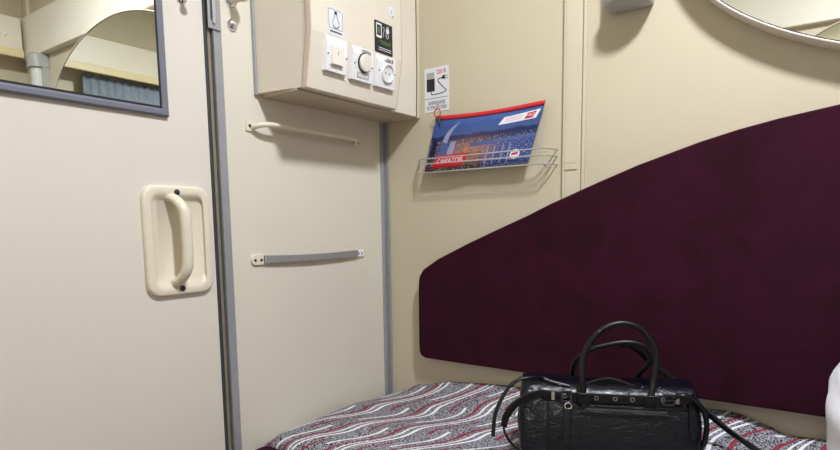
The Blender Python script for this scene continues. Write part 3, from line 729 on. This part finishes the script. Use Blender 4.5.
def HZ(x, y):
    a = interp(HW, -y); b = interp(HM, -y); t = max(0, min(1, (x+.30)/.30)); t = t*t
    z = b+(a-b)*t + .0025*math.sin(17*x+5*y)*math.sin(11*y+2)
    lx = (x+.257)*bx0+(y+.889)*by0; ly = -(x+.257)*by0+(y+.889)*bx0
    k = max(0, min(1, (.25-max(abs(lx), abs(ly)*1.75))/.06)); k = k*k*(3-2*k); z = z*(1-k)+min(z, .5335)*k
    d = max(0, (-.49-x)/.0985)
    if d > 0: z = .4605+(z-.4605)*math.sqrt(max(0, 1-min(1, d)**2.8))
    return z
bm = NB(); nx, ny = 70, 150
X0, X1, Y0, Y1 = -.588, -.004, -.0145, -2.0
T = [[None]*(ny+1) for _ in range(nx+1)]
for i in range(nx+1):
    for j in range(ny+1):
        u = i/nx; x = X0+(X1-X0)*(1-math.cos(u*math.pi/2)**1.0 if False else u**1.35)
        v = j/ny; y = Y0+(Y1-Y0)*(v**1.2)
        T[i][j] = bm.verts.new((x, y, max(.4632, HZ(x, y))))
Bt = [[bm.verts.new((v.co.x, v.co.y, .4625)) for v in row] for row in T]
for i in range(nx):
    for j in range(ny):
        bm.faces.new((T[i][j], T[i][j+1], T[i+1][j+1], T[i+1][j])); bm.faces.new((Bt[i][j], Bt[i+1][j], Bt[i+1][j+1], Bt[i][j+1]))
for j in range(ny):
    for r in (0, nx): bm.faces.new((T[r][j], Bt[r][j], Bt[r][j+1], T[r][j+1]))
for i in range(nx):
    for c in (0, ny): bm.faces.new((T[i][c], T[i+1][c], Bt[i+1][c], Bt[i][c]))
tag(wobj('blanket', bm, M['blanket'], angle=80), 'grey heathered blanket with white and red wavy lines spread over the berth', 'blanket')

bm = NB(); n1, n2 = 40, 28
PC = V((-.285, -1.575, .72)); G = []
def pil(u, v):
    a = 2*math.pi*u; b = math.pi*(v-.5); cb = max(0, math.cos(b))**.55; 
    ca, sa = math.cos(a), math.sin(a); sq = lambda q: math.copysign(abs(q)**.6, q)
    x = .235*sq(ca)*cb; z = .165*math.copysign(abs(math.sin(b))**.85, math.sin(b)); y = .27*sq(sa)*cb
    w = .008*math.sin(9*a+6*v)+.006*math.sin(17*v*3+3*a)+.004*math.sin(23*a-11*v)
    r = V((x, y, z)); 
    return PC+r*(1+w*2.4-.035*max(0, math.sin(5*a-9*v+1.5*math.sin(4*v*3)))**6)
bm2 = bm
G = [[bm.verts.new(pil(i/n1, .001+.998*j/n2)) for j in range(n2+1)] for i in range(n1)]
for i in range(n1):
    for j in range(n2): bm.faces.new((G[i][j], G[(i+1) % n1][j], G[(i+1) % n1][j+1], G[i][j+1]))
bm.faces.new([G[i][0] for i in range(n1)][::-1]); bm.faces.new([G[i][n2] for i in range(n1)])
tag(wobj('pillow', bm, M['linen'], subsurf=1), 'crumpled white pillow on the blanket at the right edge of the photo', 'pillow')

# ------------------------------------------------------------------ handbag
BO = V((-.257, -.889, .523)); bx_ = V((.40, -.917, 0)).normalized(); by_ = V((-bx_.y, bx_.x, 0))
BH = .012
class Bg:
    def __call__(s, a, b, c=0): return BO+bx_*a+by_*b+V((0, 0, c+BH))
bagP = Bg()
bag = empty('handbag', tuple(BO), 'glossy black leather handbag with two rolled handles standing on the blanket', 'handbag')
def Yh(z):   # half depth at height
    t = max(0, min(1, z/.172)); return .108-.046*t**1.3
bm = NB(); NS, NP = 30, 40; R = []
for i in range(NS+1):
    u = -1+2*i/NS; X = -.016+.196*math.copysign(1-(1-abs(u))**1.6, u) if abs(u) > 0 else -.016
    endf = (1-abs(u)**9)**.5 if abs(u) < 1 else 0
    ring = []
    for j in range(NP):
        a = 2*math.pi*j/NP; c, s_ = math.cos(a), math.sin(a)
        cy = math.copysign(abs(c)**.42, c); cz = math.copysign(abs(s_)**.5, s_)
        zc = .086; z = zc+.086*cz*(1 if cz > 0 else 1)*(.90+.10*endf) - .003*math.cos(u*3)*(cz > .5)
        ring.append(bm.verts.new(bagP(X+(.008*math.copysign(1, u) if abs(u) == 1 else 0)*(1-abs(cz)), Yh(z)*cy*(.74+.26*endf)*(1+.012*math.sin(7*u+z*40)), z)))
    R.append(ring)
for a, b in zip(R, R[1:]):
    for j in range(NP): bm.faces.new((a[j], a[(j+1) % NP], b[(j+1) % NP], b[j]))
bm.faces.new(R[0][::-1]); bm.faces.new(R[-1]); wobj('body', bm, M['leather'], bag, angle=180)
def bt(name, pts, r, m='leather2', w=None, up=None, parent=bag, n=6, seg=12):
    bm = NB(); tube(bm, smoothpath([bagP(*p) for p in pts], n), r, seg, w=w, up=up); return wobj(name, bm, M[m], parent, angle=60)
dz = 0.
bt('handle', [(-.069, -.078, .120), (-.070, -.079, .155), (-.073, -.072, .195), (-.070, -.06, .240), (-.053, -.055, .276), (-.026, -.05, .304), (.014, -.045, .316), (.053, -.045, .305), (.079, -.05, .275), (.088, -.055, .238), (.084, -.062, .198), (.076, -.077, .160), (.074, -.080, .135)], .0072)
bt('handle', [(-.083, .066, .125), (-.088, .060, .160), (-.086, .045, .19), (-.076, .032, .216), (-.049, .03, .236), (-.014, .03, .248), (.032, .03, .257), (.071, .03, .251), (.090, .03, .228), (.086, .034, .202), (.070, .048, .178), (.066, .064, .150), (.066, .070, .125)], .0070)
# belt round the upper front and sides
bt('belt', [(-.176, -.030, .150), (-.168, -.062, .150), (-.150, -.0745, .150), (-.10, -.0775, .149), (-.04, -.0785, .148), (.02, -.0785, .148), (.08, -.0775, .149), (.150, -.0745, .152), (.168, -.060, .152), (.176, -.030, .152)], .0022, w=.011, up=(0, 0, 1))
# tabs looping the handles to the belt
for X in (-.069, .075):
    bm = NB(); fr = Fr(bagP(X, -.0815, .148), bx_, (0,0,1)); prism(bm, fr, rrect(-.014, -.013, .014, .012, .003), 0, .0045); wobj('handle_tab', bm, M['leather'], bag, bevel=.001)
for X, z in ((-.042, .149), (-.001, .149), (.036, .149), (.101, .151), (-.112, .150)):
    bm = NB(); torus(bm, Fr(bagP(X, -.0815 if abs(X) < .09 else -.080, z), bx_, (0,0,1)), .0042, .0014, 16, 6); wobj('grommet', bm, M['chrome'], bag)
for X, z in ((-.108, .150), (.112, .152)):   # buckles
    fr = Fr(bagP(X, -.0805, z), bx_, (0,0,1)); bm = NB()
    ringloft(bm, fr, [(rrect(-.012, -.0135, .012, .0135, .002), 0), (rrect(-.012, -.0135, .012, .0135, .002), .003), (rrect(-.009, -.0105, .009, .0105, .001), .003), (rrect(-.009, -.0105, .009, .0105, .001), 0)])
    prism(bm, fr, [(-.011, -.001), (.008, -.001), (.008, .001), (-.011, .001)], .002, .004)
    wobj('buckle', bm, M['screw'], bag, smooth=False)
for X, z in ((-.138, .156), (.130, .160)):
    fr = Fr(bagP(X, -.0800, z-.006), bx_, (0,0,1)); bm = NB(); prism(bm, fr, rrect(-.004, -.010, .004, .010, .001), -.002, .004); wobj('keeper', bm, M['chrome'], bag, smooth=False, bevel=.001)
# front zip pocket
def fY(z): return -Yh(z)*1.015
def frontfr(X, z):
    a = bagP(X, fY(z-.004), z-.004); b = bagP(X, fY(z+.004), z+.004); return Fr(bagP(X, fY(z)-.001, z), bx_, b-a)
fr = frontfr(.02, .122)
bm = NB(); ringloft(bm, fr, [(rrect(-.096, -.0095, .098, .0095, .003), -.003), (rrect(-.096, -.0095, .098, .0095, .003), .0035), (rrect(-.091, -.0045, .093, .0045, .002), .0035), (rrect(-.091, -.0045, .093, .0045, .002), -.002)])
wobj('pocket_welt', bm, M['leather'], bag, bevel=.0008)
bm = NB()
for k in range(72):
    x = -.090+k*.00252; yy = .0012 if k % 2 else -.0012
    prism(bm, fr, [(x, yy-.002), (x+.0016, yy-.002), (x+.0016, yy+.002), (x, yy+.002)], .0005, .003)
z_ = wobj('zip_teeth', bm, M['zip'], bag, smooth=False)
# pull tab with ring at the left end of the zip
bm = NB(); torus(bm, Fr(bagP(-.104, fY(.128)-.006, .128), bx_, (0,0,1)), .0075, .0020, 20, 8); wobj('pull_ring', bm, M['chrome'], bag)
bt('pull_tab', [(-.104, fY(.121)-.005, .121), (-.105, fY(.10)-.006, .10), (-.106, fY(.07)-.006, .07), (-.106, fY(.045)-.006, .046)], .0022, w=.0085, up=bx_)
# piped seams at front left and right
for X in (-.150, .158):
    bt('piping', [(X*1.0, fY(.03)-.001, .02), (X, fY(.08)-.001, .08), (X, fY(.12)-.001, .12), (X*.99, fY(.155)-.0005, .155)], .0022)
# mouth of the bag: raised zip edge
bm = NB()
A = smoothpath([bagP(*p) for p in ((-.085, -.035, .166), (-.061, -.03, .172), (-.03, -.03, .184), (-.003, -.03, .187), (.026, -.03, .178), (.060, -.032, .167), (.1, -.034, .166))], 8)
Bq = [p+V((0,0,-1))*(.0) for p in A]
R0 = [bm.verts.new(p) for p in A]; R1 = [bm.verts.new(V((p.x, p.y, BO.z+BH+.150))) for p in A]
R2 = [bm.verts.new(p+by_*.003) for p in A]; R3 = [bm.verts.new(V((p.x, p.y, BO.z+BH+.150))+by_*.003) for p in A]
for i in range(len(A)-1):
    bm.faces.new((R0[i], R0[i+1], R1[i+1], R1[i])); bm.faces.new((R2[i], R3[i], R3[i+1], R2[i+1])); bm.faces.new((R0[i], R2[i], R2[i+1], R0[i+1]))
wobj('mouth_flap', bm, M['leather2'], bag)
bm = NB()
for i, p in enumerate(A[4:-6]):
    if i % 1 == 0:
        q = p-by_*.002; f2 = Fr(q, bx_, (0,0,1)); prism(bm, f2, [(-.0012, -.0052), (.0012, -.0052), (.0012, -.0018), (-.0012, -.0018)], -.001, .0012)
wobj('top_zip', bm, M['zip'], bag, smooth=False)
# ends: D rings, end straps
bt('belt_end', [(-.148, -.079, .150), (-.172, -.088, .156), (-.201, -.095, .146), (-.226, -.1, .127), (-.244, -.1, .100), (-.250, -.098, .075)], .0024, w=.0085, up=(0, 0, 1))
bt('thin_strap', [(-.100, -.050, .165), (-.137, -.045, .172), (-.168, -.04, .180), (-.203, -.055, .183), (-.233, -.065, .168), (-.255, -.08, .138), (-.270, -.095, .100), (-.274, -.105, .052)], .0020, w=.0046, up=bx_)
bt('side_strap', [(-.182, -.035, .150), (-.209, -.06, .126), (-.232, -.07, .104), (-.245, -.08, .084), (-.250, -.087, .066), (-.238, -.09, .040), (-.219, -.09, .020), (-.200, -.095, .010)], .0028, w=.0050, up=by_)
for p in ((-.203, -.062, .128), (-.232, -.078, .100)):
    bm = NB(); torus(bm, Fr(bagP(*p), (bx_+by_*.4).normalized(), V((0,0,1))), .0075, .0017, 18, 8); wobj('d_ring', bm, M['chrome'], bag)
bt('belt_loop', [(.120, -.079, .156), (.141, -.084, .165), (.164, -.08, .155), (.186, -.07, .131), (.195, -.07, .099), (.193, -.07, .062), (.180, -.072, .030), (.172, -.075, .012)], .0058, w=.0075, up=by_)
bm = NB(); torus(bm, Fr(bagP(.176, -.045, .140), by_, V((0,0,1))), .0075, .0017, 18, 8); wobj('d_ring', bm, M['chrome'], bag)
bt('shoulder_strap', [(.020, .038, .246), (.039, .044, .250), (.069, .05, .232), (.106, .055, .196), (.146, .055, .166), (.185, .045, .136), (.217, .02, .100), (.254, .0, .068), (.287, -.03, .048), (.322, -.05, .024), (.352, -.08, .008)], .0034, w=.0078, up=(0, 0, 1))
for X in (.062, .100):
    bm = NB(); lathe(bm, Fr(bagP(X, -.045, .166), bx_, by_), [(.003, -.002), (.003, .003), (.002, .004)], 14); wobj('stud', bm, M['chrome'], bag)

# ------------------------------------------------------------------ window end: pelmet and curtain
o = empty('curtain_pelmet', (-1.1, -2.79, 2.10), 'long cream pelmet box over the curtain, seen in the door mirror', 'pelmet')
bm = NB(); box(bm, (-2.13, -2.858, 2.15), (-.066, -2.72, 2.33)); wobj('box', bm, M['cab'], o, smooth=False, bevel=.002)
bm = NB(); box(bm, (-2.13, -2.735, 2.102), (-.064, -2.712, 2.149)); wobj('lip', bm, mat('yellowish_lip', srgb(226, 210, 164), .4, noise=.01), o, smooth=False, bevel=.003)
bm = NB(); lathe(bm, Fr((-.155, -2.72, 2.224), (-1,0,0), (0,0,1)), [(.011, 0), (.011, .006), (.007, .010)], 20); wobj('knob', bm, M['white'], o)
bm = NB(); n = 260; G = []
for k in range(n+1):
    x = -.40-1.40*k/n
    G.append([bm.verts.new((x, -2.79+a*.009*math.sin(k*.62+.4*math.sin(k*.17)), z)) for z, a in ((.95, 1.), (1.5, .9), (1.95, .7), (2.098+.006*math.sin(k*.62), .5))])
for a, b in zip(G, G[1:]):
    for j in range(3): bm.faces.new((a[j], b[j], b[j+1], a[j+1]))
tag(wobj('curtain', bm, M['curtain'], solid=.002), 'blue grey pleated curtain under the pelmet, seen in the mirrors', 'curtain')

# ------------------------------------------------------------------ ceiling lamp
o = empty('ceiling_lamp', (-.92, -1.36, H), 'round white ceiling lamp high above the berth', 'lamp')
fr = Fr((-.92, -1.36, H), (1, 0, 0), (0, -1, 0))
bm = NB(); lathe(bm, fr, [(.20, .0005), (.20, .02), (.185, .028)], 40); wobj('housing', bm, M['white'], o)
bm = NB(); lathe(bm, fr, [(.12, .0285), (.118, .036), (.10, .042)], 40); wobj('diffuser', bm, M['emit'], o)

# ------------------------------------------------------------------ world, camera
w = D.worlds.new('World'); bpy.context.scene.world = w; w.use_nodes = True
w.node_tree.nodes['Background'].inputs[0].default_value = (.05, .05, .05, 1)
yaw, pit, rol = (math.radians(a) for a in (35.54857777, -6.49241302, -0.76437468))
F_ = V((math.cos(yaw)*math.cos(pit), math.sin(yaw)*math.cos(pit), math.sin(pit)))
rt = F_.cross(V((0,0,1))).normalized(); up = rt.cross(F_)
R_ = rt*math.cos(rol)+up*math.sin(rol); U_ = up*math.cos(rol)-rt*math.sin(rol)
cd = D.cameras.new('camera'); cam = D.objects.new('camera', cd); COL.objects.link(cam)
mw = Matrix((R_, U_, -F_)).transposed().to_4x4(); mw.translation = V((-1.61596, -1.3, 1.08)); cam.matrix_world = mw
cd.sensor_fit = 'HORIZONTAL'; cd.sensor_width = 36; cd.lens = 576.165/840*36; cd.shift_y = (290.643-225)/840; cd.clip_start = .02
sc = bpy.context.scene; sc.camera = cam
vs = sc.view_settings; vs.view_transform = 'Standard'; vs.look = 'None'; vs.gamma = 1; vs.use_curve_mapping = False; vs.exposure = 1.9
sc.cycles.max_bounces = 10; sc.cycles.diffuse_bounces = 5; sc.cycles.glossy_bounces = 6
